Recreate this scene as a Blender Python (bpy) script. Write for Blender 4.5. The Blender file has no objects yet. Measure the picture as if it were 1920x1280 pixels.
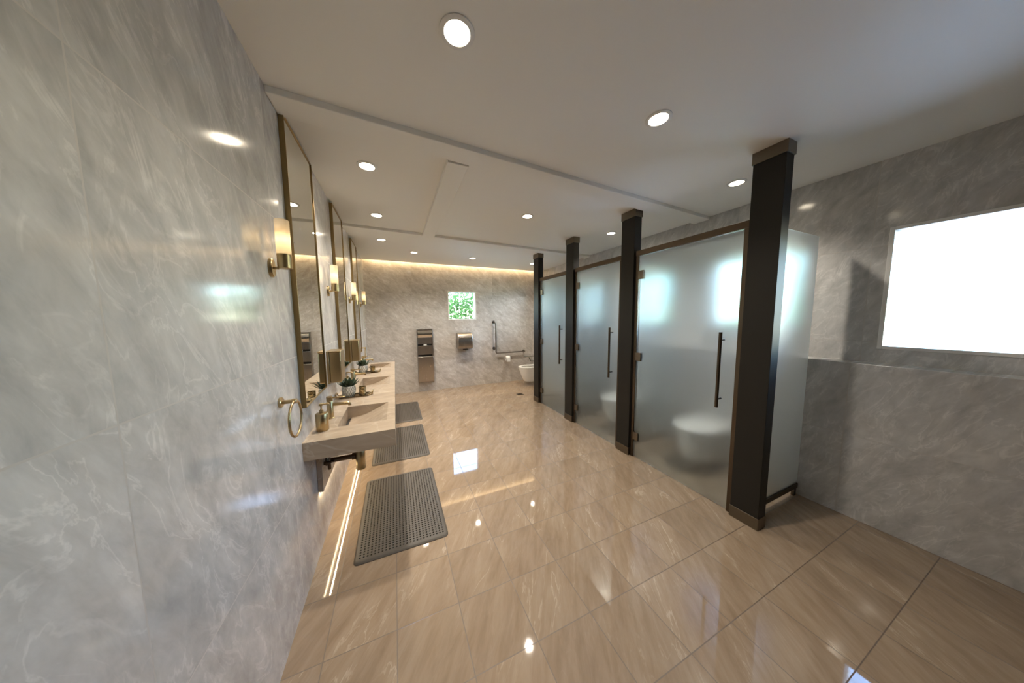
import bpy, bmesh, math, random
from mathutils import Vector, Matrix
random.seed(7)
S = bpy.context.scene
COL = S.collection
PI = math.pi

# ------------------------------------------------------------------ camera
cam_d = bpy.data.cameras.new('camera'); cam = bpy.data.objects.new('camera', cam_d); COL.objects.link(cam)
cam_d.sensor_fit = 'HORIZONTAL'; cam_d.sensor_width = 36.0; cam_d.lens = 499.95 / 1920 * 36.0
cam_d.clip_start = 0.02
yaw, pitch, roll = math.radians(23.62), math.radians(5.162), math.radians(-0.516)
F_ = Vector((math.sin(yaw) * math.cos(pitch), math.cos(yaw) * math.cos(pitch), -math.sin(pitch)))
R_ = Vector((math.cos(yaw), -math.sin(yaw), 0)); U_ = R_.cross(F_)
R2 = R_ * math.cos(roll) + U_ * math.sin(roll); U2 = U_ * math.cos(roll) - R_ * math.sin(roll)
m = Matrix((R2, U2, -F_)).transposed().to_4x4(); m.translation = Vector((0.503, 0, 1.5))
cam.matrix_world = m
S.camera = cam

# ------------------------------------------------------------------ colour management, world, lamps
S.view_settings.view_transform = 'Standard'; S.view_settings.look = 'None'
S.view_settings.gamma = 1.0; S.view_settings.use_curve_mapping = False
S.view_settings.exposure = 0.92
S.cycles.use_denoising = True
S.cycles.sample_clamp_indirect = 6.0
S.cycles.max_bounces = 14; S.cycles.transmission_bounces = 10; S.cycles.transparent_max_bounces = 12
S.cycles.glossy_bounces = 6; S.cycles.diffuse_bounces = 5
S.cycles.caustics_reflective = False

SKY_STRENGTH = 2.9
SPOT_W = 24.0
COVE_W = 8.0
UNDER_W = 5.0
BULB_W = 0.11
WARM = (1.0, 0.91, 0.78)
WARMER = (1.0, 0.74, 0.42)

w = bpy.data.worlds.new('sky'); S.world = w; w.use_nodes = True
nt = w.node_tree; nt.nodes.clear()
sky = nt.nodes.new('ShaderNodeTexSky'); sky.sky_type = 'NISHITA'; sky.sun_disc = False
sky.sun_elevation = math.radians(48); sky.sun_rotation = math.radians(200); sky.air_density = 1.0; sky.dust_density = 0.3; sky.ozone_density = 3.0
bg = nt.nodes.new('ShaderNodeBackground'); bg.inputs['Strength'].default_value = SKY_STRENGTH
wo = nt.nodes.new('ShaderNodeOutputWorld')
nt.links.new(sky.outputs[0], bg.inputs[0]); nt.links.new(bg.outputs[0], wo.inputs[0])

sun_d = bpy.data.lights.new('sun', 'SUN'); sun_d.energy = 3.5; sun_d.angle = 0.01; sun_d.color = (1, .95, .86)
sun = bpy.data.objects.new('sun', sun_d); COL.objects.link(sun)
sun.rotation_euler = (math.radians(38), 0, math.radians(-30))   # from the near side, lights the shrubs behind the building

# ------------------------------------------------------------------ sizes
H = 2.575          # ceiling panels
HB = 2.544         # underside of the shallow ceiling beams
D = 5.692          # far wall
XR = 3.70          # right wall
XD = 2.793         # plane of the stall doors
Y0 = -1.4          # wall behind the viewer

# ------------------------------------------------------------------ node helper / materials
class NT:
    def __init__(s, name):
        s.m = bpy.data.materials.new(name); s.m.use_nodes = True
        s.t = s.m.node_tree; s.t.nodes.clear()
        s.out = s.n('ShaderNodeOutputMaterial')
    def n(s, typ, **kw):
        nd = s.t.nodes.new(typ)
        for k, v in kw.items():
            if k.startswith('i_'):
                key = k[2:]
                nd.inputs[int(key) if key.isdigit() else key.replace('_', ' ')].default_value = v
            else: setattr(nd, k, v)
        return nd
    def l(s, a, b): s.t.links.new(a, b)
    def math(s, op, a, b=None, c=None):
        nd = s.t.nodes.new('ShaderNodeMath'); nd.operation = op
        for i, v in enumerate((a, b, c)):
            if v is None: continue
            if isinstance(v, (int, float)): nd.inputs[i].default_value = v
            else: s.l(v, nd.inputs[i])
        return nd.outputs[0]
    def mix(s, fac, a, b, blend='MIX'):
        nd = s.t.nodes.new('ShaderNodeMix'); nd.data_type = 'RGBA'; nd.blend_type = blend
        for sock, v in ((nd.inputs[0], fac), (nd.inputs[6], a), (nd.inputs[7], b)):
            if isinstance(v, (int, float)): sock.default_value = v
            elif isinstance(v, tuple): sock.default_value = v if len(v) == 4 else (*v, 1)
            else: s.l(v, sock)
        return nd.outputs[2]
    def ramp(s, fac, stops):
        nd = s.t.nodes.new('ShaderNodeValToRGB'); e = nd.color_ramp.elements
        while len(e) < len(stops): e.new(0.5)
        for el, (p, c) in zip(e, stops): el.position = p; el.color = c if len(c) == 4 else (*c, 1)
        s.l(fac, nd.inputs[0]); return nd.outputs[0]
    def bsdf(s, base=None, rough=0.5, metal=0.0, **kw):
        b = s.n('ShaderNodeBsdfPrincipled')
        for sock, v in (('Base Color', base), ('Roughness', rough), ('Metallic', metal)):
            if v is None: continue
            if isinstance(v, (int, float)): b.inputs[sock].default_value = v
            elif isinstance(v, tuple): b.inputs[sock].default_value = (*v, 1) if len(v) == 3 else v
            else: s.l(v, b.inputs[sock])
        for k, v in kw.items(): b.inputs[k.replace('_', ' ')].default_value = v
        s.l(b.outputs[0], s.out.inputs[0]); return b
    def bump(s, b, h, strength=0.1, dist=0.01):
        nd = s.n('ShaderNodeBump'); nd.inputs['Strength'].default_value = strength; nd.inputs['Distance'].default_value = dist
        s.l(h, nd.inputs['Height']); s.l(nd.outputs[0], b.inputs['Normal'])

def plain(name, col, rough=0.5, metal=0.0, **kw):
    t = NT(name); t.bsdf(col, rough, metal, **kw); return t.m

def tiled_stone(name, axes, size, off, c_lo, c_hi, c_vein, c_joint, rough, joint=0.003, vein_rot=0.6, vein_scale=1.0, vein_amt=0.75, fine=.35, gate=(.40, .56), thin=.030, aniso=(1.35, 3.0), warp=1.6, spec=.5):
    """polished stone tiles: each tile takes its own piece of the veining"""
    t = NT(name)
    g = t.n('ShaderNodeNewGeometry'); sp = t.n('ShaderNodeSeparateXYZ'); t.l(g.outputs['Position'], sp.inputs[0])
    u = sp.outputs[axes[0]]; v = sp.outputs[axes[1]]
    us = t.math('DIVIDE', t.math('SUBTRACT', u, off[0]), size[0]); vs = t.math('DIVIDE', t.math('SUBTRACT', v, off[1]), size[1])
    iu = t.math('FLOOR', us); iv = t.math('FLOOR', vs)
    cb = t.n('ShaderNodeCombineXYZ'); t.l(iu, cb.inputs[0]); t.l(iv, cb.inputs[1])
    wn = t.n('ShaderNodeTexWhiteNoise', noise_dimensions='3D'); t.l(cb.outputs[0], wn.inputs[0])
    def edge(s_, iS, sz):
        f = t.math('SUBTRACT', s_, iS); return t.math('MULTIPLY', t.math('MINIMUM', f, t.math('SUBTRACT', 1.0, f)), sz)
    e = t.math('MINIMUM', edge(us, iu, size[0]), edge(vs, iv, size[1]))
    jm = t.math('LESS_THAN', e, joint / 2)
    # pattern space
    uv = t.n('ShaderNodeCombineXYZ'); t.l(u, uv.inputs[0]); t.l(v, uv.inputs[1])
    ofs = t.n('ShaderNodeVectorMath', operation='SCALE'); t.l(wn.outputs['Color'], ofs.inputs[0]); ofs.inputs['Scale'].default_value = 17.0
    ad = t.n('ShaderNodeVectorMath', operation='ADD'); t.l(uv.outputs[0], ad.inputs[0]); t.l(ofs.outputs[0], ad.inputs[1])
    mr = t.n('ShaderNodeMapping'); t.l(ad.outputs[0], mr.inputs[0]); mr.inputs['Rotation'].default_value = (0, 0, vein_rot)
    mp = t.n('ShaderNodeMapping'); t.l(mr.outputs[0], mp.inputs[0])
    mp.inputs['Scale'].default_value = (aniso[0] * vein_scale, aniso[1] * vein_scale, 1)
    n1 = t.n('ShaderNodeTexNoise', i_Scale=1.5, i_Detail=6.0, i_Roughness=0.62, i_Distortion=0.9); t.l(mp.outputs[0], n1.inputs['Vector'])
    n2 = t.n('ShaderNodeTexNoise', i_Scale=2.6, i_Detail=5.0, i_Roughness=0.55, i_Distortion=warp); t.l(mp.outputs[0], n2.inputs['Vector'])
    n3 = t.n('ShaderNodeTexNoise', i_Scale=7.0, i_Detail=4.0, i_Roughness=0.6, i_Distortion=0.4); t.l(mp.outputs[0], n3.inputs['Vector'])
    base = t.ramp(n1.outputs[0], [(0.36, c_lo), (0.62, c_hi)])
    ridge = t.math('ABSOLUTE', t.math('SUBTRACT', n2.outputs[0], 0.5))
    vm = t.ramp(ridge, [(0.0, (1, 1, 1)), (thin, (0, 0, 0))])
    vmask = t.math('MULTIPLY', t.math('MULTIPLY', vm, t.ramp(n1.outputs[0], [(gate[0], (.12, .12, .12)), (gate[1], (1, 1, 1))])), vein_amt)
    c = t.mix(vmask, base, c_vein)
    c = t.mix(fine, c, t.ramp(n3.outputs[0], [(0.3, c_lo), (0.7, c_vein)]))
    hv = t.n('ShaderNodeHueSaturation'); t.l(c, hv.inputs['Color'])
    t.l(t.math('ADD', t.math('MULTIPLY', wn.outputs['Value'], 0.10), 0.95), hv.inputs['Value'])
    c = t.mix(jm, hv.outputs[0], c_joint)
    r = t.math('ADD', t.math('MULTIPLY', jm, 0.5), rough)
    b = t.bsdf(c, r, 0.0, Specular_IOR_Level=spec)
    t.bump(b, t.math('SUBTRACT', 1.0, jm), 0.25, 0.002)
    return t.m

def slab_stone(name, c_lo, c_hi, c_vein, rough):
    t = NT(name)
    g = t.n('ShaderNodeNewGeometry')
    mp = t.n('ShaderNodeMapping'); t.l(g.outputs['Position'], mp.inputs[0]); mp.inputs['Scale'].default_value = (2.2, 9, 9); mp.inputs['Rotation'].default_value = (0, .3, .12)
    n1 = t.n('ShaderNodeTexNoise', i_Scale=1.6, i_Detail=7.0, i_Roughness=0.6, i_Distortion=0.5); t.l(mp.outputs[0], n1.inputs['Vector'])
    mp2 = t.n('ShaderNodeMapping'); t.l(g.outputs['Position'], mp2.inputs[0]); mp2.inputs['Rotation'].default_value = (0.5, .9, .5)
    n2 = t.n('ShaderNodeTexNoise', i_Scale=3.0, i_Detail=4.0, i_Distortion=1.2); t.l(mp2.outputs[0], n2.inputs['Vector'])
    ridge = t.math('ABSOLUTE', t.math('SUBTRACT', n2.outputs[0], 0.5))
    vm = t.math('MULTIPLY', t.ramp(ridge, [(0.0, (1, 1, 1)), (0.012, (0, 0, 0))]), 0.35)
    c = t.mix(vm, t.ramp(n1.outputs[0], [(0.32, c_lo), (0.68, c_hi)]), c_vein)
    t.bsdf(c, rough); return t.m

WALL = dict(c_lo=(.40, .355, .310), c_hi=(.57, .525, .475), c_vein=(.78, .755, .73), c_joint=(.50, .47, .44), rough=0.12, joint=0.004)
M = {}
M['wall_y'] = tiled_stone('grey veined wall tile far', (0, 2), (.845, .683), (-.015, -.068), vein_rot=0.62, **WALL)
M['wall_x'] = tiled_stone('grey veined wall tile side', (1, 2), (.845, .683), (.77, -.068), vein_rot=1.1, **{**WALL, 'c_lo': (.40, .39, .38), 'c_hi': (.58, .57, .56)})  # base tinted cooler than the far tile, to carry the daylight cast
M['floor'] = tiled_stone('polished beige floor tile', (0, 1), (.3003, .318), (.147, 1.290), c_lo=(.245, .172, .112), c_hi=(.305, .225, .152), c_vein=(.66, .56, .45), c_joint=(.13, .09, .06), rough=0.03, spec=.95, joint=0.0042, vein_rot=-1.0, vein_scale=1.0, vein_amt=.42, fine=.16, gate=(.52, .64), thin=.016, aniso=(.75, 3.4), warp=.55)
M['absorbing'] = plain('dark slate wall', (.10, .095, .09), .5)  # dark tone chosen for the unseen near wall, to cut bounce light
M['counter'] = slab_stone('beige counter stone', (.34, .265, .195), (.45, .36, .27), (.60, .52, .42), 0.22)

def paint():
    t = NT('ceiling paint'); n = t.n('ShaderNodeTexNoise', i_Scale=60.0, i_Detail=3.0)
    b = t.bsdf((.86, .84, .79), 0.55); t.bump(b, n.outputs[0], 0.04, 0.002); return t.m
M['ceiling'] = paint()
M['white_paint'] = plain('white paint', (.80, .79, .76), .4)

def brushed(name, col, rough, aniso_axis=2):
    t = NT(name); tc = t.n('ShaderNodeTexCoord'); mp = t.n('ShaderNodeMapping'); t.l(tc.outputs['Object'], mp.inputs[0])
    sc = [220, 220, 220]; sc[aniso_axis] = 4; mp.inputs['Scale'].default_value = sc
    n = t.n('ShaderNodeTexNoise', i_Scale=1.0, i_Detail=2.0); t.l(mp.outputs[0], n.inputs['Vector'])
    r = t.math('ADD', t.math('MULTIPLY', n.outputs[0], 0.14), rough - .07)
    t.bsdf(col, r, 1.0); return t.m
M['brass'] = brushed('brushed brass', (.47, .35, .185), .30)
M['brass_frame'] = brushed('dark brass frame', (.30, .21, .095), .32)
M['brass_box'] = brushed('satin champagne brass', (.40, .30, .165), .34)
M['bronze'] = brushed('brushed bronze', (.105, .078, .056), .38)
M['bronze_dark'] = plain('dark bronze panel', (.017, .015, .012), .5, 0.0, Specular_IOR_Level=.22)
M['bronze_cap'] = brushed('bronze shoe', (.17, .140, .105), .40)
M['pipe'] = plain('dark bronze pipe', (.10, .075, .055), .25, 1.0)
M['steel'] = brushed('brushed stainless steel', (.42, .375, .33), .30)
M['steel_dark'] = plain('dark slot', (.02, .018, .016), .5)
M['steel_bright'] = plain('polished steel', (.70, .66, .60), .16, 1.0)
M['bar_metal'] = plain('satin dark steel bar', (.22, .20, .18), .28, 1.0)
M['mirror'] = plain('mirror silver', (.80, .81, .76), .0, 1.0)
M['ceramic'] = plain('white ceramic', (.84, .83, .80), .12)
M['paper'] = plain('white paper', (.85, .84, .81), .9)
M['rubber'] = plain('grey rubber', (.080, .068, .055), .55)
M['tray'] = plain('dark brass tray', (.20, .15, .09), .25, 1.0)
M['black'] = plain('black', (.015, .014, .013), .4)
M['pump'] = plain('pump spring', (.10, .08, .06), .35, 1.0)
M['pot'] = plain('white glazed pot', (.74, .73, .68), .35)
M['pot_line'] = plain('grey glaze line', (.22, .21, .18), .4)
M['soil'] = plain('dark soil', (.03, .022, .015), .9)
M['grate'] = plain('drain grate', (.16, .125, .09), .4, .8)

def leafy(name, a, b, rough=.5, sss=.35):
    t = NT(name); oi = t.n('ShaderNodeNewGeometry'); n = t.n('ShaderNodeTexNoise', i_Scale=9.0, i_Detail=2.0); t.l(oi.outputs['Position'], n.inputs['Vector'])
    c = t.ramp(n.outputs[0], [(.35, a), (.65, b)])
    d = t.n('ShaderNodeBsdfPrincipled', i_Roughness=rough); t.l(c, d.inputs['Base Color'])
    tr = t.n('ShaderNodeBsdfTranslucent'); t.l(c, tr.inputs[0]); mx = t.n('ShaderNodeMixShader', i_0=sss)
    t.l(d.outputs[0], mx.inputs[1]); t.l(tr.outputs[0], mx.inputs[2]); t.l(mx.outputs[0], t.out.inputs[0]); return t.m
M['succulent'] = leafy('dark succulent', (.018, .035, .020), (.05, .085, .045), .45, .05)
M['shrub'] = leafy('sunlit shrub leaves', (.07, .15, .03), (.20, .33, .09), .5, .45)
M['twig'] = plain('shrub twig', (.06, .045, .03), .8)
M['bounce_ground'] = plain('pale garden paving', (.48, .47, .45), .9)  # unseen ground, made pale and neutral to bounce daylight indoors

def emit(name, col, s):
    t = NT(name); e = t.n('ShaderNodeEmission', i_Strength=s); e.inputs[0].default_value = (*col, 1); t.l(e.outputs[0], t.out.inputs[0]); return t.m
M['lamp'] = emit('downlight lens', (1, .86, .64), 22.0)
M['led'] = emit('led strip', (1, .78, .48), 18.0)
M['bulb'] = emit('bulb glow', (1, .74, .40), 3.0)

def frosted():
    t = NT('frosted glass'); n = t.n('ShaderNodeTexNoise', i_Scale=3.0)
    b = t.bsdf((.82, .90, .95), .33); b.inputs['Transmission Weight'].default_value = 1.0; b.inputs['IOR'].default_value = 1.32
    d = t.n('ShaderNodeBsdfDiffuse'); d.inputs[0].default_value = (.74, .79, .80, 1)
    tr = t.n('ShaderNodeBsdfTranslucent'); tr.inputs[0].default_value = (.80, .86, .88, 1)
    m1 = t.n('ShaderNodeMixShader', i_0=.5); t.l(d.outputs[0], m1.inputs[1]); t.l(tr.outputs[0], m1.inputs[2])
    m2 = t.n('ShaderNodeMixShader', i_0=.035); t.l(b.outputs[0], m2.inputs[1]); t.l(m1.outputs[0], m2.inputs[2])
    t.l(m2.outputs[0], t.out.inputs[0]); return t.m
M['frosted'] = frosted()

def pane():
    t = NT('clear pane'); tr = t.n('ShaderNodeBsdfTransparent'); tr.inputs[0].default_value = (.93, .96, .95, 1)
    gl = t.n('ShaderNodeBsdfGlossy', i_Roughness=0.02); fr = t.n('ShaderNodeFresnel', i_IOR=1.45); mx = t.n('ShaderNodeMixShader')
    t.l(fr.outputs[0], mx.inputs[0]); t.l(tr.outputs[0], mx.inputs[1]); t.l(gl.outputs[0], mx.inputs[2]); t.l(mx.outputs[0], t.out.inputs[0]); return t.m
M['pane'] = pane()

def opal():
    t = NT('opal glass'); a = t.n('ShaderNodeBsdfTranslucent'); a.inputs[0].default_value = (.72, .66, .56, 1)
    d = t.n('ShaderNodeBsdfDiffuse'); d.inputs[0].default_value = (.55, .48, .38, 1)
    mx = t.n('ShaderNodeMixShader', i_0=.3); t.l(a.outputs[0], mx.inputs[1]); t.l(d.outputs[0], mx.inputs[2]); t.l(mx.outputs[0], t.out.inputs[0]); return t.m
M['opal'] = opal()

def votive():
    t = NT('mottled gold glass'); g = t.n('ShaderNodeTexCoord'); n = t.n('ShaderNodeTexNoise', i_Scale=90.0, i_Detail=3.0); t.l(g.outputs['Object'], n.inputs['Vector'])
    t.bsdf(t.ramp(n.outputs[0], [(.4, (.16, .11, .045)), (.6, (.55, .42, .22))]), .25, .8); return t.m
M['votive'] = votive()

# ------------------------------------------------------------------ mesh builder
class MB:
    def __init__(s): s.v = []; s.f = []
    def add(s, vs, fs):
        o = len(s.v); s.v += [tuple(p) for p in vs]; s.f += [tuple(i + o for i in f) for f in fs]; return s
    def box(s, x0, x1, y0, y1, z0, z1):
        return s.add([(x0, y0, z0), (x1, y0, z0), (x1, y1, z0), (x0, y1, z0), (x0, y0, z1), (x1, y0, z1), (x1, y1, z1), (x0, y1, z1)],
                     [(3, 2, 1, 0), (4, 5, 6, 7), (0, 1, 5, 4), (1, 2, 6, 5), (2, 3, 7, 6), (3, 0, 4, 7)])
    def prism(s, poly, z0, z1):
        n = len(poly)
        return s.add([(x, y, z0) for x, y in poly] + [(x, y, z1) for x, y in poly],
                     [tuple(range(n - 1, -1, -1)), tuple(range(n, 2 * n))] + [(i, (i + 1) % n, n + (i + 1) % n, n + i) for i in range(n)])
    def loft(s, rings, cap0=True, cap1=True, closed=True):
        n = len(rings[0]); vs = [p for r in rings for p in r]; fs = []
        for k in range(len(rings) - 1):
            for i in range(n if closed else n - 1):
                j = (i + 1) % n; fs.append((k * n + i, k * n + j, (k + 1) * n + j, (k + 1) * n + i))
        if cap0: fs.append(tuple(range(n - 1, -1, -1)))
        if cap1: fs.append(tuple(range((len(rings) - 1) * n, len(rings) * n)))
        return s.add(vs, fs)
    def lathe(s, prof, c=(0, 0, 0), axis=2, n=28, cap0=True, cap1=True):
        rings = []
        for r, h in prof:
            ring = []
            for i in range(n):
                a = 2 * PI * i / n; p = [r * math.cos(a), r * math.sin(a), h]
                if axis == 0: p = [h, p[0], p[1]]
                elif axis == 1: p = [p[1], h, p[0]]
                ring.append((p[0] + c[0], p[1] + c[1], p[2] + c[2]))
            rings.append(ring)
        return s.loft(rings, cap0, cap1)
    def tube(s, pts, r, n=12, closed=False):
        pts = [Vector(p) for p in pts]; rings = []; N = len(pts); up = None
        for i, p in enumerate(pts):
            if closed: t = (pts[(i + 1) % N] - pts[i - 1]).normalized()
            else: t = (pts[min(i + 1, N - 1)] - pts[max(i - 1, 0)]).normalized()
            if up is None: up = t.orthogonal().normalized()
            up = (up - t * up.dot(t)).normalized(); b = t.cross(up)
            rr = r[i] if isinstance(r, (list, tuple)) else r
            rings.append([tuple(p + (up * math.cos(2 * PI * k / n) + b * math.sin(2 * PI * k / n)) * rr) for k in range(n)])
        if closed: rings.append(rings[0]); return s.loft(rings, False, False)
        return s.loft(rings)
    def build(s, name, mat, parent=None, bevel=0.0, smooth=True, seg=2, loc=None):
        me = bpy.data.meshes.new(name); me.from_pydata(s.v, [], s.f); me.validate()
        bm = bmesh.new(); bm.from_mesh(me); bmesh.ops.recalc_face_normals(bm, faces=bm.faces); bm.to_mesh(me); bm.free()
        if smooth:
            me.shade_smooth(); me.set_sharp_from_angle(angle=math.radians(38))
        me.materials.append(mat if not isinstance(mat, str) else M[mat])
        o = bpy.data.objects.new(name, me); COL.objects.link(o)
        if parent is not None: o.parent = parent
        if loc is not None: o.location = loc
        if bevel:
            b = o.modifiers.new('bevel', 'BEVEL'); b.width = bevel; b.segments = seg; b.limit_method = 'ANGLE'; b.angle_limit = math.radians(40); b.harden_normals = False
        return o
def box(*a): return MB().box(*a)
def arc_path(pts, r, k=6):
    """polyline with rounded corners"""
    pts = [Vector(p) for p in pts]; out = [pts[0]]
    for i in range(1, len(pts) - 1):
        a = (pts[i - 1] - pts[i]).normalized(); b = (pts[i + 1] - pts[i]).normalized()
        p0 = pts[i] + a * r; p1 = pts[i] + b * r
        for q in range(k + 1):
            t = q / k; out.append(p0 * (1 - t) ** 2 + pts[i] * 2 * t * (1 - t) + p1 * t * t)
    out.append(pts[-1]); return out

def thing(name, label, cat, loc=(0, 0, 0), rotz=0.0, group=None):
    o = bpy.data.objects.new(name, None); o.empty_display_size = .05; COL.objects.link(o)
    o.location = loc; o.rotation_euler = (0, 0, rotz); o['label'] = label; o['category'] = cat
    if group: o['group'] = group
    return o
def tag(o, label, cat, group=None):
    o['label'] = label; o['category'] = cat
    if group: o['group'] = group
    return o
def struct(o): o['kind'] = 'structure'; return o
def dup(root, loc, label, group=None, rotz=None):
    r = root.copy(); COL.objects.link(r); r.location = loc; r['label'] = label
    if rotz is not None: r.rotation_euler = (0, 0, rotz)
    if group: r['group'] = group
    for ch in list(root.children):
        c = ch.copy(); COL.objects.link(c); c.parent = r
        for g in list(ch.children):
            d = g.copy(); COL.objects.link(d); d.parent = c
    return r

# ------------------------------------------------------------------ room shell
T = 0.14
struct(box(-T, XR + T, Y0 - T, D + T, -0.10, 0).build('floor', 'floor', smooth=False))

def holed(mb, axis, c0, c1, u0, u1, v0, v1, holes):
    us = sorted({u0, u1, *[h[0] for h in holes], *[h[1] for h in holes]}); vs = sorted({v0, v1, *[h[2] for h in holes], *[h[3] for h in holes]})
    for i in range(len(us) - 1):
        for j in range(len(vs) - 1):
            uc = (us[i] + us[i + 1]) / 2; vc = (vs[j] + vs[j + 1]) / 2
            if any(h[0] < uc < h[1] and h[2] < vc < h[3] for h in holes): continue
            if axis == 0: mb.box(c0, c1, us[i], us[i + 1], vs[j], vs[j + 1])
            else: mb.box(us[i], us[i + 1], c0, c1, vs[j], vs[j + 1])
    return mb
WIN_FAR = (1.535, 2.141, 1.458, 2.064)
WIN_R = [(1.14, 1.80, 1.40, 2.06), (2.28, 2.90, 1.40, 2.06), (3.36, 3.96, 1.40, 2.06), (4.36, 5.52, 1.15, 2.30), (.12, .70, 1.25, 2.10)]  # fourth opening enlarged and last one added, to bring in more daylight
HT = 2.72
struct(box(-T, 0, Y0 - T, D + T, 0, HT).build('wall_left', 'wall_x', smooth=False))
struct(holed(MB(), 1, D, D + T, 0, XR, 0, HT, [WIN_FAR]).build('wall_far', 'wall_y', smooth=False))
struct(holed(MB(), 0, XR, XR + T, Y0 - T, D + T, 0, HT, WIN_R).build('wall_right', 'wall_x', smooth=False))
struct(box(0, XR, Y0 - T, Y0, 0, HT).build('wall_near', 'absorbing', smooth=False))
struct(box(XR - .17, XR, Y0, D, 0, 1.15).build('trim_1', 'wall_x', smooth=False, bevel=.003))      # low boxing that carries the toilets

# ceiling with a light cove along the far wall
COVE = 0.085
struct(box(0, XR, Y0, D - COVE, H, H + .145).build('ceiling', 'ceiling', smooth=False))
struct(box(0, XR, D - COVE, D, H + .125, H + .145).build('ceiling_cove_top', 'ceiling', smooth=False))
def beam_x(ya, sl, wd, name):
    a = MB(); n = 1
    a.prism([(0, ya), (XR, ya + sl * XR), (XR, ya + wd + sl * XR), (0, ya + wd)], HB, H + .002)
    return struct(a.build(name, 'ceiling', smooth=False, bevel=.004))
beam_x(1.665, .062, .165, 'trim_2')
beam_x(3.595, .064, .150, 'trim_3')
struct(box(.874, 1.02, 1.90, 3.66, HB - .004, H + .002).build('trim_4', 'ceiling', smooth=False, bevel=.004))

# windows
def window(name, axis, c, u0, u1, v0, v1, depth=T):
    f = MB(); fw = .022
    def bx(ua, ub, va, vb, da, db):
        if axis == 1: f.box(ua, ub, c + da, c + db, va, vb)
        else: f.box(c + da, c + db, ua, ub, va, vb)
    for ua, ub, va, vb in ((u0, u0 + fw, v0, v1), (u1 - fw, u1, v0, v1), (u0 + fw, u1 - fw, v0, v0 + fw), (u0 + fw, u1 - fw, v1 - fw, v1)):
        bx(ua, ub, va, vb, -.004, depth)
    o = struct(f.build(name, 'white_paint', bevel=.002))
    p = MB(); e = .075
    if axis == 1: p.box(u0 + fw, u1 - fw, c + e, c + e + .006, v0 + fw, v1 - fw)
    else: p.box(c + e, c + e + .006, u0 + fw, u1 - fw, v0 + fw, v1 - fw)
    p.build('window_pane', 'pane', o, smooth=False)
    return o
window('window_1', 1, D, *WIN_FAR)
for i, wr in enumerate(WIN_R): window('window_%d' % (i + 2), 0, XR, *wr)
# portals help the sky find its way in through the panes
def portal(loc, rot, sx, sy):
    l = bpy.data.lights.new('window_portal', 'AREA'); l.shape = 'RECTANGLE'; l.size = sx; l.size_y = sy; l.cycles.is_portal = True
    o = bpy.data.objects.new('window_portal', l); COL.objects.link(o); o.location = loc; o.rotation_euler = rot
for y0, y1, z0, z1 in WIN_R: portal((XR + T + .01, (y0 + y1) / 2, (z0 + z1) / 2), (0, PI / 2, 0), z1 - z0, y1 - y0)
portal(((WIN_FAR[0] + WIN_FAR[1]) / 2, D + T + .01, (WIN_FAR[2] + WIN_FAR[3]) / 2), (-PI / 2, 0, 0), .6, .6)

# ------------------------------------------------------------------ garden seen through the windows
struct(box(-6, 14, -8, 20, -.30, -.14).build('ground', 'bounce_ground', smooth=False))
def leaf_cloud(mb, centre, rad, n, size, rng):
    for _ in range(n):
        d = Vector((rng.gauss(0, 1), rng.gauss(0, 1), rng.gauss(0, 1))).normalized() * (rng.random() ** .4)
        p = Vector((centre[0] + d.x * rad[0], centre[1] + d.y * rad[1], centre[2] + d.z * rad[2]))
        a = Vector((rng.gauss(0, 1), rng.gauss(0, 1), rng.gauss(0, .7))).normalized(); b = a.orthogonal().normalized()
        b = (b * math.cos(rng.random() * 6) + a.cross(b) * math.sin(rng.random() * 6)); L = size * rng.uniform(.6, 1.3); W = L * .32; c = a.cross(b) * W * .3
        mb.add([p, p + a * L * .4 + b * W + c, p + a * L, p + a * L * .4 - b * W + c, p + a * L * .45], [(0, 1, 4), (1, 2, 4), (2, 3, 4), (3, 0, 4)])
def shrub(name, loc, clouds, label, size=.09, seed=1, twigs=8):
    rng = random.Random(seed); t = thing(name, label, 'shrub', loc)
    mb = MB(); tw = MB()
    for c, r, n in clouds: leaf_cloud(mb, c, r, n, size, rng)
    for k in range(twigs):
        c, r, n = clouds[k % len(clouds)]
        e = Vector((c[0] + rng.uniform(-.7, .7) * r[0], c[1] + rng.uniform(-.5, .5) * r[1], c[2] + rng.uniform(.2, .8) * r[2]))
        s = Vector((c[0] * .3 + rng.uniform(-.1, .1), c[1] * .3, 0)); tw.tube([s, s * .5 + e * .5 + Vector((0, 0, .1)), e], [.02, .013, .004], 6)
    mb.build('foliage', 'shrub', t, smooth=False); tw.build('stem', 'twig', t)
    return t
shrub('garden_shrub', (2.2, 7.3, -.14), [((-.6, 0, 1.55), (.9, .5, .95), 2600), ((.6, .1, 1.55), (.9, .5, .9), 2600), ((.0, .2, 2.0), (.7, .4, .42), 1500), ((.75, -.3, 2.75), (.45, .3, .2), 500)],
      'sunlit green shrub outside the small square window in the far wall', .075, 3)
for i, (x, y, hgt, lab) in enumerate([(5.5, 2.2, 2.6, 'green shrub outside the window of the nearest stall, behind frosted glass'),
                                      (5.5, 4.05, 3.0, 'green shrub outside the window of the middle stall, behind frosted glass'),
                                      (5.5, 5.75, 3.0, 'green shrub outside the window of the furthest stall, behind frosted glass')]):
    shrub('garden_shrub', (x, y, -.14), [((0, 0, hgt * .55), (.55, .78, hgt * .5), 3200)], lab, .10, 11 + i, 5)

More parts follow.
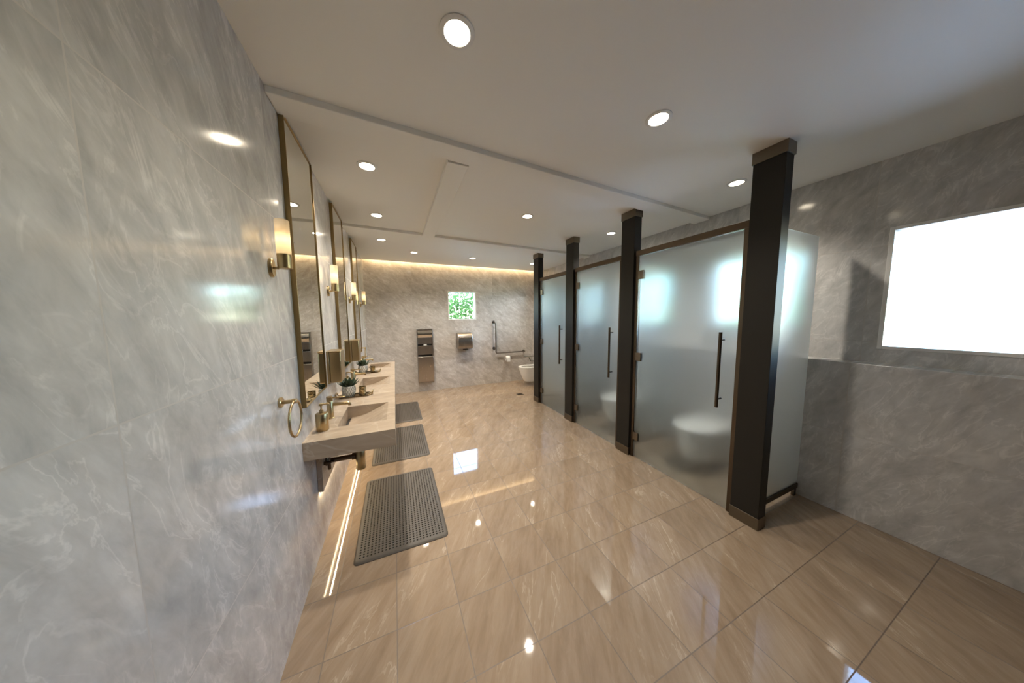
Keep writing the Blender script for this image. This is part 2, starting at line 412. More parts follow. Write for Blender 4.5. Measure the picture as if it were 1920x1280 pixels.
# ------------------------------------------------------------------ downlights
def downlight():
    t = thing('ceiling_downlight', '', 'ceiling light')
    MB().lathe([(.066, 0.0), (.066, -.004), (.062, -.006), (.049, -.006), (.047, -.001), (.047, 0.0)], n=32, cap0=False, cap1=False).build('trim_ring', 'white_paint', t)
    MB().lathe([(.047, -.0015), (.001, -.0015)], n=32, cap0=False).build('lens', 'lamp', t)
    return t
DL = [((.767, 1.095), 'large round recessed downlight nearest the viewer, at the top of the photo'),
      ((1.873, 1.105), 'round recessed downlight in the near ceiling panel, in front of the nearest stall'),
      ((3.10, 1.348), 'recessed downlight over the nearest frosted glass stall'),
      ((.371, 2.229), 'recessed downlight over the first sink, beside the first tall mirror'),
      ((.377, 3.207), 'recessed downlight over the second sink, beside the second tall mirror'),
      ((.383, 4.153), 'recessed downlight over the third sink, beyond the second ceiling beam'),
      ((1.849, 2.637), 'recessed downlight in the middle of the ceiling panel between the two cross beams'),
      ((3.122, 2.748), 'recessed downlight over the middle stall, seen just left of its tall post'),
      ((.839, 4.748), 'small recessed downlight near the cove, above the steel towel dispenser'),
      ((1.845, 4.823), 'small recessed downlight near the cove, above the square far window'),
      ((3.099, 4.856), 'small recessed downlight over the accessible toilet, half behind the furthest post')]
proto = downlight()
spot_d = bpy.data.lights.new('downlight_lamp', 'SPOT'); spot_d.energy = SPOT_W; spot_d.color = WARM; spot_d.spot_size = math.radians(125); spot_d.spot_blend = .9; spot_d.shadow_soft_size = .035
for i, ((x, y), lab) in enumerate(DL):
    loc = (x, y, H)
    if i == 0: proto.location = loc; proto['label'] = lab; proto['group'] = 'recessed ceiling downlights'; o = proto
    else: o = dup(proto, loc, lab, 'recessed ceiling downlights')
    s = bpy.data.objects.new('downlight_lamp', spot_d); COL.objects.link(s); s.parent = o; s.location = (0, 0, -.012)

# cove strip over the far wall
cv = thing('led_strip', 'warm linear light hidden in the ceiling cove along the top of the far wall', 'light strip', (XR / 2, D - COVE / 2, H + .115))
box(-XR / 2 + .02, XR / 2 - .02, -.012, .012, 0, .010).build('profile', 'white_paint', cv)
l = bpy.data.lights.new('cove_light', 'AREA'); l.shape = 'RECTANGLE'; l.size = XR - .1; l.size_y = .02; l.energy = COVE_W; l.color = WARMER
o = bpy.data.objects.new('cove_light', l); COL.objects.link(o); o.parent = cv; o.location = (0, 0, -.004)

# ------------------------------------------------------------------ mirrors
MZ0, MZ1, MD = 1.0, 2.555, .025
def mirror():
    t = thing('wall_mirror', '', 'mirror')
    W = .507; Hh = MZ1 - MZ0; f = .006
    fr = MB()
    for a in ((0, f, 0, Hh), (W - f, W, 0, Hh), (f, W - f, 0, f), (f, W - f, Hh - f, Hh)): fr.box(0, MD, a[0], a[1], a[2], a[3])
    fr.build('frame', 'brass_frame', t, bevel=.0015)
    box(.002, MD - .006, f, W - f, f, Hh - f).build('glass', 'mirror', t, smooth=False)
    return t
mp_ = mirror()
for i, (y, lab) in enumerate([(1.812, 'tall brass framed mirror over the first sink, nearest the viewer'),
                              (2.975, 'tall brass framed mirror over the second sink, middle of the three'),
                              (4.140, 'tall brass framed mirror over the third sink, nearest the far wall')]):
    if i == 0: mp_.location = (0, y, MZ0); mp_['label'] = lab; mp_['group'] = 'tall wall mirrors'
    else: dup(mp_, (0, y, MZ0), lab, 'tall wall mirrors')

# ------------------------------------------------------------------ wall sconces (origin at wall plate centre)
def sconce():
    t = thing('wall_sconce', '', 'wall lamp')
    ov = MB(); rings = []
    for x, k in ((0, 1.0), (.010, 1.0), (.014, .90)):
        rings.append([(x, .026 * k * math.cos(2 * PI * i / 28), .042 * k * math.sin(2 * PI * i / 28)) for i in range(28)])
    ov.loft(rings).build('wall_plate', 'brass', t)
    MB().tube([(.012, 0, 0), (.034, 0, 0)], .007).build('arm', 'brass', t)
    MB().lathe([(.0, -.002), (.025, -.002), (.0275, .001), (.0275, .062), (.024, .062), (.024, .006), (0, .006)], (.055, 0, 0), n=32, cap0=False, cap1=False).build('lamp_cup', 'brass', t)
    MB().lathe([(.0262, .061), (.0270, .075), (.0270, .210), (.0255, .2135), (.0240, .2135)], (.055, 0, 0), n=32, cap0=False, cap1=False).build('lamp_shade', 'opal', t)
    MB().lathe([(.002, .05), (.006, .06), (.011, .095), (.012, .11), (.008, .125), (.001, .132)], (.055, 0, 0), n=16).build('bulb', 'bulb', t)
    return t
sc = sconce()
bulb_d = bpy.data.lights.new('sconce_lamp', 'POINT'); bulb_d.energy = BULB_W; bulb_d.color = (1, .70, .36); bulb_d.shadow_soft_size = .010
for i, (y, lab) in enumerate([(1.555, 'large brass wall sconce with lit opal glass at the left edge, before the first mirror'),
                              (2.68, 'brass wall sconce with lit opal glass between the first and second mirrors'),
                              (3.84, 'brass wall sconce with lit opal glass between the second and third mirrors'),
                              (5.0, 'furthest brass wall sconce with lit opal glass, past the third mirror by the corner')]):
    loc = (0, y, 1.732)
    if i == 0: sc.location = loc; sc['label'] = lab; sc['group'] = 'brass wall sconces'; o = sc
    else: o = dup(sc, loc, lab, 'brass wall sconces')
    s = bpy.data.objects.new('sconce_lamp', bulb_d); COL.objects.link(s); s.parent = o; s.location = (.055, 0, .128)

# ------------------------------------------------------------------ brass dispensers between the mirrors
def wall_dispenser():
    t = thing('towel_dispenser', '', 'dispenser')
    box(0, .016, -.005, .185, 0, .258).build('back_plate', 'brass_box', t, bevel=.002)
    box(.016, .094, 0, .175, .004, .250).build('body', 'brass_box', t, bevel=.008, seg=3)
    box(.012, .097, -.003, .178, .250, .257).build('lid', 'brass_box', t, bevel=.002)
    box(.03, .07, .03, .14, .0, .005).build('slot', 'steel_dark', t)
    return t
wd = wall_dispenser(); wd.location = (0, 2.475, .990); tag(wd, 'brass wall dispenser over the counter between the first and second mirrors', 'dispenser', 'brass wall dispensers')
dup(wd, (0, 3.65, .992), 'smaller-looking brass wall dispenser between the second and third mirrors', 'brass wall dispensers')

# ------------------------------------------------------------------ vanity counter
CX, CY0, CY1, CZ, CB = .475, 1.775, 4.67, .812, .706
BAS = [(1.965, 2.385), (3.065, 3.490), (4.165, 4.530)]
BX0, BX1 = .135, .423
ct = thing('vanity_counter', 'long beige stone counter with three sloped basins, cantilevered from the left wall', 'counter', (0, CY0, 0))
top = MB()
ys = [CY0] + [q for b in BAS for q in b] + [CY1]; xs = [0, BX0, BX1, CX]
for i in range(3):
    for j in range(len(ys) - 1):
        if i == 1 and j % 2 == 1: continue
        top.add([(xs[i], ys[j] - CY0, CZ), (xs[i + 1], ys[j] - CY0, CZ), (xs[i + 1], ys[j + 1] - CY0, CZ), (xs[i], ys[j + 1] - CY0, CZ)], [(0, 1, 2, 3)])
L = CY1 - CY0
top.add([(0, 0, CB), (CX, 0, CB), (CX, L, CB), (0, L, CB), (0, 0, CZ), (CX, 0, CZ), (CX, L, CZ), (0, L, CZ)], [(3, 2, 1, 0), (0, 1, 5, 4), (1, 2, 6, 5), (2, 3, 7, 6), (3, 0, 4, 7)])
top.build('worktop', 'counter', ct, smooth=False)
for b0, b1 in BAS:
    a, c = b0 - CY0, b1 - CY0
    prof = []                                            # ramp: shallow at the front edge, deep at the wall side
    for k in range(13):
        t_ = k / 12; x = BX1 - (BX1 - BX0 - .022) * t_; prof.append((x, CZ - .001 - .088 * math.sin(t_ * PI / 2) ** 1.15))
    mb = MB(); n = len(prof)
    mb.add([(x, a, z) for x, z in prof] + [(x, c, z) for x, z in prof], [(i, i + 1, n + i + 1, n + i) for i in range(n - 1)])
    for yy in (a, c):
        mb.add([(x, yy, z) for x, z in prof] + [(x, yy, CZ) for x, z in prof], [(i, i + 1, n + i + 1, n + i) for i in range(n - 1)])
        mb.add([(BX0 + .022, yy, CZ - .10), (BX0, yy, CZ - .10), (BX0, yy, CZ), (BX0 + .022, yy, CZ)], [(0, 1, 2, 3)])
    mb.add([(BX0, a, CZ), (BX0, c, CZ), (BX0, c, CZ - .10), (BX0, a, CZ - .10)], [(0, 1, 2, 3)])
    bo = mb.build('sink_basin', 'counter', ct)
    box(BX0 + .0005, BX0 + .0215, a + .001, c - .001, CZ - .102, CZ - .096).build('drain_slot', 'steel_dark', bo)

# service panel under the counter with a warm strip along its foot
pn = thing('service_panel', 'pale stone panel under the counter with a lit lower edge', 'panel', (0, 2.0, 0))
box(0.002, .030, 0, CY1 - 2.0, .385, CB).build('panel', 'counter', pn, smooth=False)
us = thing('led_strip', 'warm linear light under the counter, along the foot of the stone panel', 'light strip', (.016, 2.0, .385))
box(-.010, .010, .01, CY1 - 2.01, -.010, 0).build('profile', 'white_paint', us)
l = bpy.data.lights.new('counter_light', 'AREA'); l.shape = 'RECTANGLE'; l.size = .007; l.size_y = CY1 - 2.04; l.energy = UNDER_W; l.color = (1, .78, .48)
o = bpy.data.objects.new('counter_light', l); COL.objects.link(o); o.parent = us; o.location = (0, (CY1 - 2.0) / 2, -.012)

# bottle traps (thing: trap + pipe to the wall)
def trap():
    t = thing('bottle_trap', '', 'pipe')
    MB().lathe([(.0, 0), (.028, 0), (.031, .004), (.031, .132), (.026, .140), (.016, .142), (.016, .275)], n=28).build('trap_body', 'brass', t)
    MB().tube([(-.018, 0, .100), (-.205, 0, .100)], .016, 16).build('waste_pipe', 'pipe', t)
    MB().lathe([(.024, -.050), (.024, -.030), (.020, -.028)], (0, 0, .100), 0, 20).build('pipe_collar', 'pipe', t)
    MB().lathe([(.030, -.205), (.030, -.196), (.022, -.190)], (0, 0, .100), 0, 24).build('wall_flange', 'pipe', t)
    v = MB().tube([(-.204, -.06, .115), (-.165, -.06, .115)], .012, 14); v.tube([(-.175, -.06, .115), (-.175, -.06, .07)], .010, 12)
    vo = v.build('shutoff_valve', 'pipe', t)
    MB().tube([(-.175, -.06, .125), (-.16, -.05, .2), (-.165, -.02, .27)], .006, 8).build('supply_hose', 'bar_metal', t)
    return t
tr = trap(); tr.location = (.235, 2.11, .432); tag(tr, 'brass bottle trap with dark pipe under the near end of the counter', 'pipe')

# faucets (base on the counter)
def faucet():
    t = thing('faucet', '', 'faucet')
    MB().lathe([(.0, 0), (.024, 0), (.024, .004), (.0195, .006), (.0195, .120), (.018, .122), (0, .122)], n=28, cap0=False, cap1=False).build('body', 'brass', t)
    MB().lathe([(.0, .124), (.0195, .124), (.0195, .150), (.017, .153), (0, .153)], n=28, cap0=False, cap1=False).build('cap', 'brass', t)
    MB().tube(arc_path([(.012, 0, .094), (.118, 0, .094), (.118, 0, .076)], .012), .0105, 16).build('spout', 'brass', t)
    box(.012, .092, -.007, .007, .139, .146).build('lever', 'brass', t, bevel=.002)
    return t
fc = faucet(); fc.location = (.064, 2.165, CZ); tag(fc, 'brass faucet with straight spout over the first sink, nearest the viewer', 'faucet', 'brass basin faucets')
dup(fc, (.064, 3.28, CZ), 'brass faucet over the second sink, behind the nearer potted succulent', 'brass basin faucets')
dup(fc, (.064, 4.37, CZ), 'brass faucet over the third sink at the far end of the counter', 'brass basin faucets')

# soap bottles
def soap():
    t = thing('soap_bottle', '', 'soap dispenser')
    MB().lathe([(0, 0), (.032, 0), (.034, .003), (.034, .104), (.031, .109), (.012, .112), (0, .112)], n=32, cap0=False, cap1=False).build('bottle', 'brass', t)
    p = MB().lathe([(.012, .111), (.012, .128), (.008, .131), (.0045, .134), (.0045, .156)], n=18)
    p.lathe([(.010, .156), (.011, .160), (.010, .168), (.0, .170)], n=18, cap1=False)
    p.tube(arc_path([(0, 0, .163), (.040, .004, .163), (.044, .004, .150)], .008), .0045, 10)
    p.build('pump', 'brass', t); return t
sb = soap(); sb.location = (.062, 1.945, CZ); tag(sb, 'brass pump soap bottle at the near end of the counter', 'soap dispenser', 'brass soap bottles')
dup(sb, (.050, 3.02, CZ), 'brass pump soap bottle beside the second sink, behind the nearer succulent', 'brass soap bottles')
dup(sb, (.055, 4.14, CZ), 'brass pump soap bottle beside the third sink, behind the further succulent', 'brass soap bottles')

# trays with a potted succulent and a gold votive cup
def tray():
    t = thing('serving_tray', '', 'tray'); W, Dp, r = .235, .125, .02
    def rr(x0, x1, y0, y1, r, z):
        out = []
        for cx, cy, a0 in ((x1 - r, y1 - r, 0), (x0 + r, y1 - r, PI / 2), (x0 + r, y0 + r, PI), (x1 - r, y0 + r, 1.5 * PI)):
            for k in range(6): a = a0 + PI / 2 * k / 5; out.append((cx + r * math.cos(a), cy + r * math.sin(a), z))
        return out
    MB().loft([rr(-W / 2 + .006, W / 2 - .006, -Dp / 2 + .006, Dp / 2 - .006, r, 0), rr(-W / 2, W / 2, -Dp / 2, Dp / 2, r, .003), rr(-W / 2, W / 2, -Dp / 2, Dp / 2, r, .010),
               rr(-W / 2 + .003, W / 2 - .003, -Dp / 2 + .003, Dp / 2 - .003, r, .010), rr(-W / 2 + .005, W / 2 - .005, -Dp / 2 + .005, Dp / 2 - .005, r, .004)]).build('dish', 'tray', t)
    for s in (-1, 1):
        MB().tube(arc_path([(s * (W / 2 - .012), -.035, .004), (s * (W / 2 + .022), -.035, .010), (s * (W / 2 + .024), -.035, .036), (s * (W / 2 + .024), .035, .036), (s * (W / 2 + .022), .035, .010), (s * (W / 2 - .012), .035, .004)], .012), .005, 10).build('handle', 'brass', t)
    return t
def potted():
    t = thing('potted_succulent', '', 'plant')
    prof = [(0, 0), (.036, 0), (.040, .004), (.049, .030), (.053, .055), (.052, .075), (.048, .095), (.045, .095), (.044, .084), (0, .082)]
    p = MB().lathe(prof, n=40, cap0=False, cap1=False)
    po = p.build('pot', 'pot', t)
    # raised diamond lattice around the pot
    lat = MB()
    def rad(z):
        for (r0, z0), (r1, z1) in zip(prof[2:6], prof[3:7]):
            if z0 <= z <= z1: return r0 + (r1 - r0) * (z - z0) / (z1 - z0)
        return .05
    N = 16
    for s in (-1, 1):
        for k in range(N):
            pts = []
            for q in range(13):
                z = .006 + .084 * q / 12; a = 2 * PI * (k + s * q / 12 * 2.0) / N; r = rad(z) + .0004; pts.append((r * math.cos(a), r * math.sin(a), z))
            lat.tube(pts, .0017, 5)
    lat.build('lattice', 'pot_line', po)
    MB().lathe([(.0, .086), (.0435, .086)], n=24, cap0=False, cap1=False).build('soil', 'soil', t)
    rng = random.Random(5); fo = MB()
    for ring, (n, Ln, tilt) in enumerate([(11, .098, .30), (10, .098, .62), (8, .09, .95), (6, .08, 1.25)]):
        for k in range(n):
            a = 2 * PI * (k + .4 * ring + rng.uniform(-.15, .15)) / n; L_ = Ln * rng.uniform(.85, 1.15); tl = tilt + rng.uniform(-.1, .1)
            rings = []; b0 = Vector((.010 * math.cos(a), .010 * math.sin(a), .088))
            side = Vector((-math.sin(a), math.cos(a), 0))
            for q in range(6):
                u = q / 5; tt = tl + .35 * u * (1 - tl / 1.6); dirv = Vector((math.cos(a) * math.cos(tt), math.sin(a) * math.cos(tt), math.sin(tt)))
                c = b0 + dirv * L_ * u; wv = (.0045 + .0095 * math.sin(PI * (u * .8 + .15))) * (1 - u ** 3) + .0003; nrm = side.cross(dirv)
                rings.append([tuple(c + side * wv), tuple(c + nrm * wv * .38), tuple(c - side * wv), tuple(c - nrm * wv * .25)])
            fo.loft(rings)
    fo.build('foliage', 'succulent', t)
    return t
def votive_cup():
    t = thing('votive_cup', '', 'cup')
    MB().lathe([(0, 0), (.024, 0), (.028, .004), (.0295, .075), (.0275, .075), (.025, .010), (0, .008)], n=28, cap0=False, cap1=False).build('cup', 'votive', t)
    MB().lathe([(0, .050), (.0262, .050)], n=24, cap0=False, cap1=False).build('cup_shadow', 'soil', t)  # dark disc stands in for the shade inside the open cup
    return t
ty = tray(); ty.location = (.148, 2.71, CZ); tag(ty, 'small brass handled tray on the counter between the first and second sinks', 'tray', 'counter trays')
dup(ty, (.160, 3.83, CZ), 'small brass handled tray on the counter between the second and third sinks', 'counter trays')
pt = potted(); pt.location = (.102, 2.705, CZ + .004); tag(pt, 'spiky dark succulent in white lattice pot on the nearer tray', 'plant', 'potted succulents')
dup(pt, (.106, 3.83, CZ + .004), 'spiky dark succulent in white lattice pot on the further tray', 'potted succulents', .8)
vc = votive_cup(); vc.location = (.208, 2.71, CZ + .004); tag(vc, 'mottled gold votive cup beside the nearer succulent', 'cup', 'votive cups')
dup(vc, (.216, 3.83, CZ + .004), 'mottled gold votive cup beside the further succulent', 'votive cups')

# towel rings
def towel_ring():
    t = thing('towel_ring', '', 'towel ring')
    MB().lathe([(.024, 0), (.024, .008), (.021, .011)], axis=0, n=28).build('wall_plate', 'brass', t)
    p = MB().lathe([(.009, .010), (.009, .050)], axis=0, n=18); p.lathe([(.012, .046), (.012, .062), (.009, .065)], axis=0, n=18); p.build('post', 'brass', t)
    MB().tube([(.054, .083 * math.sin(2 * PI * k / 48), -.083 + .083 * math.cos(2 * PI * k / 48)) for k in range(48)], .0055, 12, True).build('ring', 'brass', t)
    return t
rg = towel_ring(); rg.location = (0, 1.53, 1.118); tag(rg, 'brass towel ring on the marble wall at the near end of the counter', 'towel ring', 'brass towel rings')
dup(rg, (0, 4.79, 1.04), 'small dark-looking towel ring on the wall at the far end of the counter', 'brass towel rings')

# ------------------------------------------------------------------ rubber mats
def mat_mesh():
    nx, ny, p, r = 25, 41, .0212, .0056; W, Ln = .575, .925; t_ = .013
    gx, gy = nx * p / 2, ny * p / 2; mb = MB()
    idx = {}
    def vid(key, co):
        if key not in idx: idx[key] = len(mb.v); mb.v.append(co)
        return idx[key]
    for i in range(nx):
        for j in range(ny):
            cx, cy = -gx + (i + .5) * p, -gy + (j + .5) * p
            corner = [vid(('c', i + a, j + b), (-gx + (i + a) * p, -gy + (j + b) * p, t_)) for a, b in ((0, 0), (1, 0), (1, 1), (0, 1))]
            o = len(mb.v)
            for z in (t_, .002):
                for k in range(8):
                    a = PI / 4 * k + PI + PI / 4; mb.v.append((cx + r * math.cos(a), cy + r * math.sin(a), z))
            for k in range(4):
                c0, c1 = corner[k], corner[(k + 1) % 4]; a, b, c = o + 2 * k, o + 2 * k + 1, o + (2 * k + 2) % 8
                mb.f += [(c0, c1, b), (c0, b, a), (c1, c, b)]
            for k in range(8): mb.f.append((o + k, o + (k + 1) % 8, o + 8 + (k + 1) % 8, o + 8 + k))
            mb.f.append(tuple(o + 8 + k for k in range(8)))
    # border: from the perforated field out to the rounded bevelled rim
    def rr(x, y, rad, z):
        out = []
        for cx, cy, a0 in ((x - rad, y - rad, 0), (-x + rad, y - rad, PI / 2), (-x + rad, -y + rad, PI), (x - rad, -y + rad, 1.5 * PI)):
            for k in range(5): a = a0 + PI / 2 * k / 4; out.append((cx + rad * math.cos(a), cy + rad * math.sin(a), z))
        return out
    mb.loft([rr(gx, gy, .0001, t_), rr(W / 2 - .014, Ln / 2 - .014, .02, t_), rr(W / 2 - .006, Ln / 2 - .006, .024, t_ * .75), rr(W / 2, Ln / 2, .028, .003), rr(W / 2, Ln / 2, .028, 0)], False, True)
    return mb
mt = mat_mesh().build('floor_mat', 'rubber', smooth=True); mt.location = (.492, 2.215, .0005)
tag(mt, 'grey perforated rubber mat nearest the viewer, in full view on the floor', 'mat', 'rubber floor mats')
for y, x, lab in ((3.41, .508, 'grey perforated rubber mat in the middle, partly hidden by the counter corner'), (4.52, .53, 'grey perforated rubber mat furthest from the viewer, beside the counter end')):
    o = mt.copy(); COL.objects.link(o); o.location = (x, y, .0005); o['label'] = lab

# ------------------------------------------------------------------ far wall fittings
td = thing('towel_dispenser', 'tall stainless steel paper towel dispenser with waste bin on the far wall', 'dispenser', (1.045, D, .18))
w2, hh = .155, 1.10
fr = MB()
fr.box(-w2, -w2 + .014, -.075, 0, 0, hh).box(w2 - .014, w2, -.075, 0, 0, hh).box(-w2 + .014, w2 - .014, -.075, 0, hh - .014, hh).box(-w2 + .014, w2 - .014, -.02, 0, .02, hh - .014)
fr.build('case', 'steel', td, bevel=.002)
xx = w2 - .016
mb = MB(); mb.loft([[(-xx, -.022, .93), (-xx, -.060, .93), (-xx, -.088, .97), (-xx, -.088, 1.01), (-xx, -.07, 1.075), (-xx, -.022, 1.08)], [(xx, -.022, .93), (xx, -.060, .93), (xx, -.088, .97), (xx, -.088, 1.01), (xx, -.07, 1.075), (xx, -.022, 1.08)]]).build('towel_door', 'steel_bright', td)
box(-xx, xx, -.066, -.022, .80, .928).build('upper_panel', 'steel', td, bevel=.002)
box(-xx, xx, -.045, -.021, .765, .799).build('towel_slot', 'steel_dark', td)
box(-.03, .03, -.060, -.045, .770, .796).build('paper_towel', 'paper', td)
box(-xx, xx, -.066, -.022, .585, .764).build('middle_panel', 'steel', td, bevel=.002)
box(-xx, xx, -.040, -.021, .545, .584).build('waste_slot', 'steel_dark', td)
mb = MB(); mb.loft([[(-xx - .012, 0 - .002, 0.0), (-xx - .012, -.10, .03), (-xx - .012, -.115, .06), (-xx - .012, -.095, .545), (-xx - .012, -.002, .545)], [(xx + .012, -.002, 0.0), (xx + .012, -.10, .03), (xx + .012, -.115, .06), (xx + .012, -.095, .545), (xx + .012, -.002, .545)]]).build('waste_bin', 'steel', td, bevel=.004)

hd = thing('hand_dryer', 'rounded stainless steel hand dryer on the far wall below the square window', 'hand dryer', (1.855, D, .83))
rings = []
for x in (-.160, -.150, -.05, .05, .150, .160):
    k = .93 if abs(x) > .155 else 1.0
    pr = [(0, .02), (-.10, .0), (-.150, .03), (-.165, .07), (-.16, .22), (-.14, .30), (-.09, .345), (0, .355)]
    rings.append([(x, y * k, .178 + (z - .178) * (1 - (1 - k) * .6)) for y, z in pr])
MB().loft(rings).build('housing', 'steel', hd, bevel=.008, seg=3)
box(-.135, .135, -.171, -.155, .235, .262).build('top_band', 'steel_bright', hd, bevel=.006)
MB().lathe([(.009, -.171), (.009, -.160)], (.0, 0, .035), 1, 16).build('sensor', 'black', hd)
box(-.05, .05, -.12, -.05, -.004, .012).build('air_nozzle', 'steel_dark', hd)

gb = thing('grab_bar', 'L-shaped dark steel grab bar on the far wall beside the toilet', 'grab bar', (2.57, D, .70))
MB().tube(arc_path([(-.03, -.002, .70), (-.03, -.06, .70), (0, -.06, .665), (0, -.06, 0), (.70, -.06, 0), (.715, -.06, .0), (.715, -.002, 0)], .03), .015, 14).build('bar', 'bar_metal', gb)
MB().tube([(-.002, -.06, .105), (-.03, -.03, .105), (-.03, -.002, .105)], .012, 12).build('bracket', 'bar_metal', gb)
for x, z in ((-.03, .70), (-.03, .105), (.715, 0)): MB().lathe([(.034, -.010), (.034, -.001)], (x, 0, z), 1, 24).build('wall_flange', 'bar_metal', gb)

pr_ = thing('paper_roll', 'white toilet paper roll on its holder under the L-shaped grab bar', 'toilet paper', (2.845, D - .075, .565))
MB().lathe([(.018, -.05), (.053, -.05), (.055, -.047), (.055, .047), (.053, .05), (.018, .05), (.018, -.05)], axis=0, n=28, cap0=False, cap1=False).build('roll', 'paper', pr_)
mb = MB(); mb.add([(-.045, -.0552, 0), (.045, -.0552, 0), (.045, -.0560, -.075), (-.045, -.0560, -.075), (-.045, -.0545, 0), (.045, -.0545, 0), (.045, -.0553, -.075), (-.045, -.0553, -.075)],
                  [(0, 1, 2, 3), (7, 6, 5, 4), (0, 4, 5, 1), (2, 6, 7, 3), (1, 5, 6, 2), (0, 3, 7, 4)]); mb.build('loose_sheet', 'paper', pr_, smooth=False)
MB().tube(arc_path([(.075, .074, .03), (.075, 0, .03), (.075, 0, 0), (-.06, 0, 0)], .015), .006, 10).build('holder', 'bar_metal', pr_)

# ------------------------------------------------------------------ toilets: wall hung, pointing to -x; origin on the floor below the boxing face
def outline(xb, xf, wd, z, n=28):
    """D-shaped ring from the wall (x=xb) to the round front (x=xf)"""
    pts = []; hw = wd / 2; xc = xf + hw * 1.25
    for k in range(n + 1):
        a = -PI / 2 + PI * k / n; pts.append((xc - (xc - xf) * math.cos(a), hw * math.sin(a), z))
    return [(xb, -hw * .92, z)] + pts + [(xb, hw * .92, z)]
def toilet(open_seat):
    t = thing('wall_hung_toilet', '', 'toilet')
    secs = [(-.40, .21, .080), (-.445, .25, .088), (-.485, .295, .16), (-.522, .332, .25), (-.549, .353, .33), (-.560, .360, .365), (-.562, .362, .395)]
    bowl = MB(); rings = [outline(0, xf, wd, z) for xf, wd, z in secs]
    if open_seat:
        rings += [outline(-.12, -.535, .31, .395), outline(-.14, -.50, .26, .33), outline(-.18, -.42, .16, .25)]
    bowl.loft(rings).build('bowl', 'ceramic', t)
    if open_seat:
        so = MB(); so.loft([outline(-.07, -.567, .372, .397), outline(-.07, -.570, .376, .404), outline(-.07, -.566, .368, .413), outline(-.155, -.500, .25, .413), outline(-.155, -.495, .24, .398)], True, False)
        so.f = [f for f in so.f if len(f) == 4]
        so.build('seat', 'ceramic', t)
        MB().lathe([(.012, -.09), (.012, .09)], (-.06, 0, .415), 1, 14).build('hinge', 'ceramic', t)
    else:
        MB().loft([outline(-.06, -.566, .370, .397), outline(-.06, -.570, .376, .403), outline(-.06, -.570, .376, .412)]).build('seat', 'ceramic', t)
        MB().loft([outline(-.06, -.568, .372, .416), outline(-.06, -.572, .380, .421), outline(-.06, -.570, .376, .432), outline(-.07, -.55, .34, .440)]).build('lid', 'ceramic', t)
    return t
XT = XR - .17
tA = toilet(False); tA.location = (XT, 1.60, 0); tag(tA, 'white wall-hung toilet, blurred behind the nearest frosted door', 'toilet', 'toilets in the stalls')
dup(tA, (XT, 2.62, 0), 'white wall-hung toilet, blurred behind the middle frosted door', 'toilets in the stalls')
dup(tA, (XT, 3.62, 0), 'white wall-hung toilet, faint behind the furthest frosted door', 'toilets in the stalls')
tD = toilet(True); tD.location = (XT, 5.25, 0); tag(tD, 'white wall-hung toilet with open seat beside the far wall, half hidden by the furthest post', 'toilet')

# fold-down support rail beside the accessible toilet
sr = thing('support_rail', 'pale fold-down support rail beside the open toilet at the far wall', 'grab bar', (XT, 5.02, .665))
MB().tube(arc_path([(-.004, 0, 0), (-.565, 0, 0)], .01), .016, 14).build('upper_bar', 'steel_bright', sr)
MB().tube(arc_path([(-.44, 0, -.012), (-.40, 0, -.10), (-.004, 0, -.11)], .03), .011, 12).build('lower_bar', 'bar_metal', sr)
box(-.008, 0, -.04, .04, -.17, .05).build('wall_plate', 'bar_metal', sr, bevel=.002)

# ------------------------------------------------------------------ stalls
PX0, PX1 = XD - .038, XD + .055
def post():
    t = thing('stall_post', '', 'post')                 # origin: floor, near corner
    W = .170
    box(.0, PX1 - PX0, 0, W, .085, H - .075).build('post_body', 'bronze_dark', t, bevel=.002)
    box(-.006, PX1 - PX0 + .004, -.008, W + .006, H - .075, H - .0005).build('post_cap', 'bronze_cap', t, bevel=.0015)
    box(-.004, PX1 - PX0 + .002, -.003, W + .003, .0005, .085).build('post_shoe', 'bronze_cap', t, bevel=.0015)
    return t
po = post()
POSTS = [(.908, 'dark bronze post with bronze shoe at the right edge of the photo, nearest the viewer'),
         (2.040, 'tall dark bronze post between the nearest and middle stalls'),
         (3.048, 'tall dark bronze post between the middle and furthest stalls'),
         (4.015, 'tall dark bronze post at the far end of the stalls, beside the open toilet')]
for i, (y, lab) in enumerate(POSTS):
    if i == 0: po.location = (PX0, y, 0); po['label'] = lab; po['group'] = 'stall posts'
    else: dup(po, (PX0, y, 0), lab, 'stall posts')

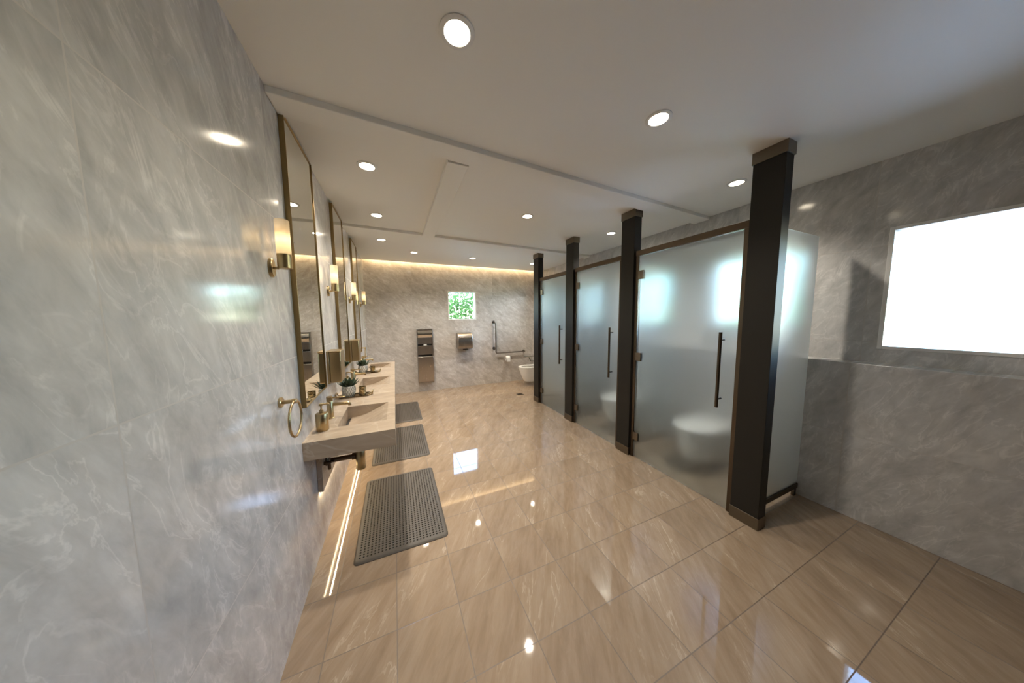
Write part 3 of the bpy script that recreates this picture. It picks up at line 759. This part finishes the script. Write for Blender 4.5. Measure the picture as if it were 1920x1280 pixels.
STALL = [(1.078, 2.040, 'nearest'), (2.210, 3.048, 'middle'), (3.218, 4.015, 'furthest')]
for y0, y1, nm in STALL:
    # frame: two jambs and a head rail
    t = thing('door_frame', 'bronze frame with head rail around the %s frosted glass door' % nm, 'door frame', (XD, y0, 0), 0, 'stall door frames')
    Ls = y1 - y0; z1 = 2.105
    box(-.016, .022, .007, .036, .001, z1).build('jamb', 'bronze', t, bevel=.0015)
    box(-.016, .022, Ls - .040, Ls - .009, .001, z1).build('jamb', 'bronze', t, bevel=.0015)
    box(-.020, .026, .007, Ls - .009, z1, z1 + .050).build('head_rail', 'bronze', t, bevel=.0015)
    # door
    d = thing('stall_door', {'nearest': 'large frosted glass door of the nearest stall, toilet lid showing through', 'middle': 'frosted glass door of the middle stall, between two tall posts', 'furthest': 'narrow-looking frosted glass door of the furthest stall'}[nm], 'door', (XD, y0 + .038, 0), 0, 'frosted stall doors')
    Dl = Ls - .080
    box(-.005, .005, 0, Dl, .008, z1 - .004).build('glass', 'frosted', d, bevel=.0008, smooth=False)
    h = MB().tube([(-.058, .085, .800), (-.058, .085, 1.375)], .0115, 18); ho = h.build('handle', 'bronze', d)
    for z in (.862, 1.318): MB().tube([(-.052, .085, z), (-.006, .085, z)], .0065, 12).build('standoff', 'bronze', ho)
    for z in (.235, 1.085, 1.915):
        hg = MB().box(-.017, -.0055, Dl - .056, Dl + .004, z - .042, z + .042); hg.box(.0055, .017, Dl - .056, Dl + .004, z - .042, z + .042)
        hg.build('hinge', 'bronze_cap', d, bevel=.002)
for y, lab in ((.993, 'frosted glass side panel at the near side of the nearest stall'), (2.125, 'frosted glass side panel between the nearest and middle stalls'), (3.133, 'frosted glass side panel between the middle and furthest stalls'), (4.10, 'frosted glass side panel at the far end of the stalls, behind the furthest post')):
    t = thing('stall_partition', lab, 'partition', (PX1, y, 0), 0, 'frosted stall partitions')
    wdt = XR - .17 - PX1
    box(.002, wdt - .001, -.005, .005, .10, 2.10).build('glass', 'frosted', t, smooth=False)
    box(.001, wdt, -.012, .012, .06, .10).build('bottom_rail', 'bronze', t, bevel=.0015)
    box(wdt - .05, wdt - .02, -.010, .010, 0, .06).build('foot', 'bronze', t)

# floor drain
fd = thing('floor_drain', 'small square bronze floor drain in front of the open toilet', 'drain', (2.683, 4.62, 0))
mb = MB(); a = .062
mb.box(-a, a, -a, -a + .012, .0003, .0035).box(-a, a, a - .012, a, .0003, .0035).box(-a, -a + .012, -a + .012, a - .012, .0003, .0035).box(a - .012, a, -a + .012, a - .012, .0003, .0035)
for k in range(6): mb.box(-a + .012, a - .012, -a + .018 + k * .0175, -a + .027 + k * .0175, .0003, .003)
mb.build('grate', 'grate', fd, smooth=False)
box(-a + .012, a - .012, -a + .012, a - .012, .0002, .001).build('well', 'steel_dark', fd, smooth=False)
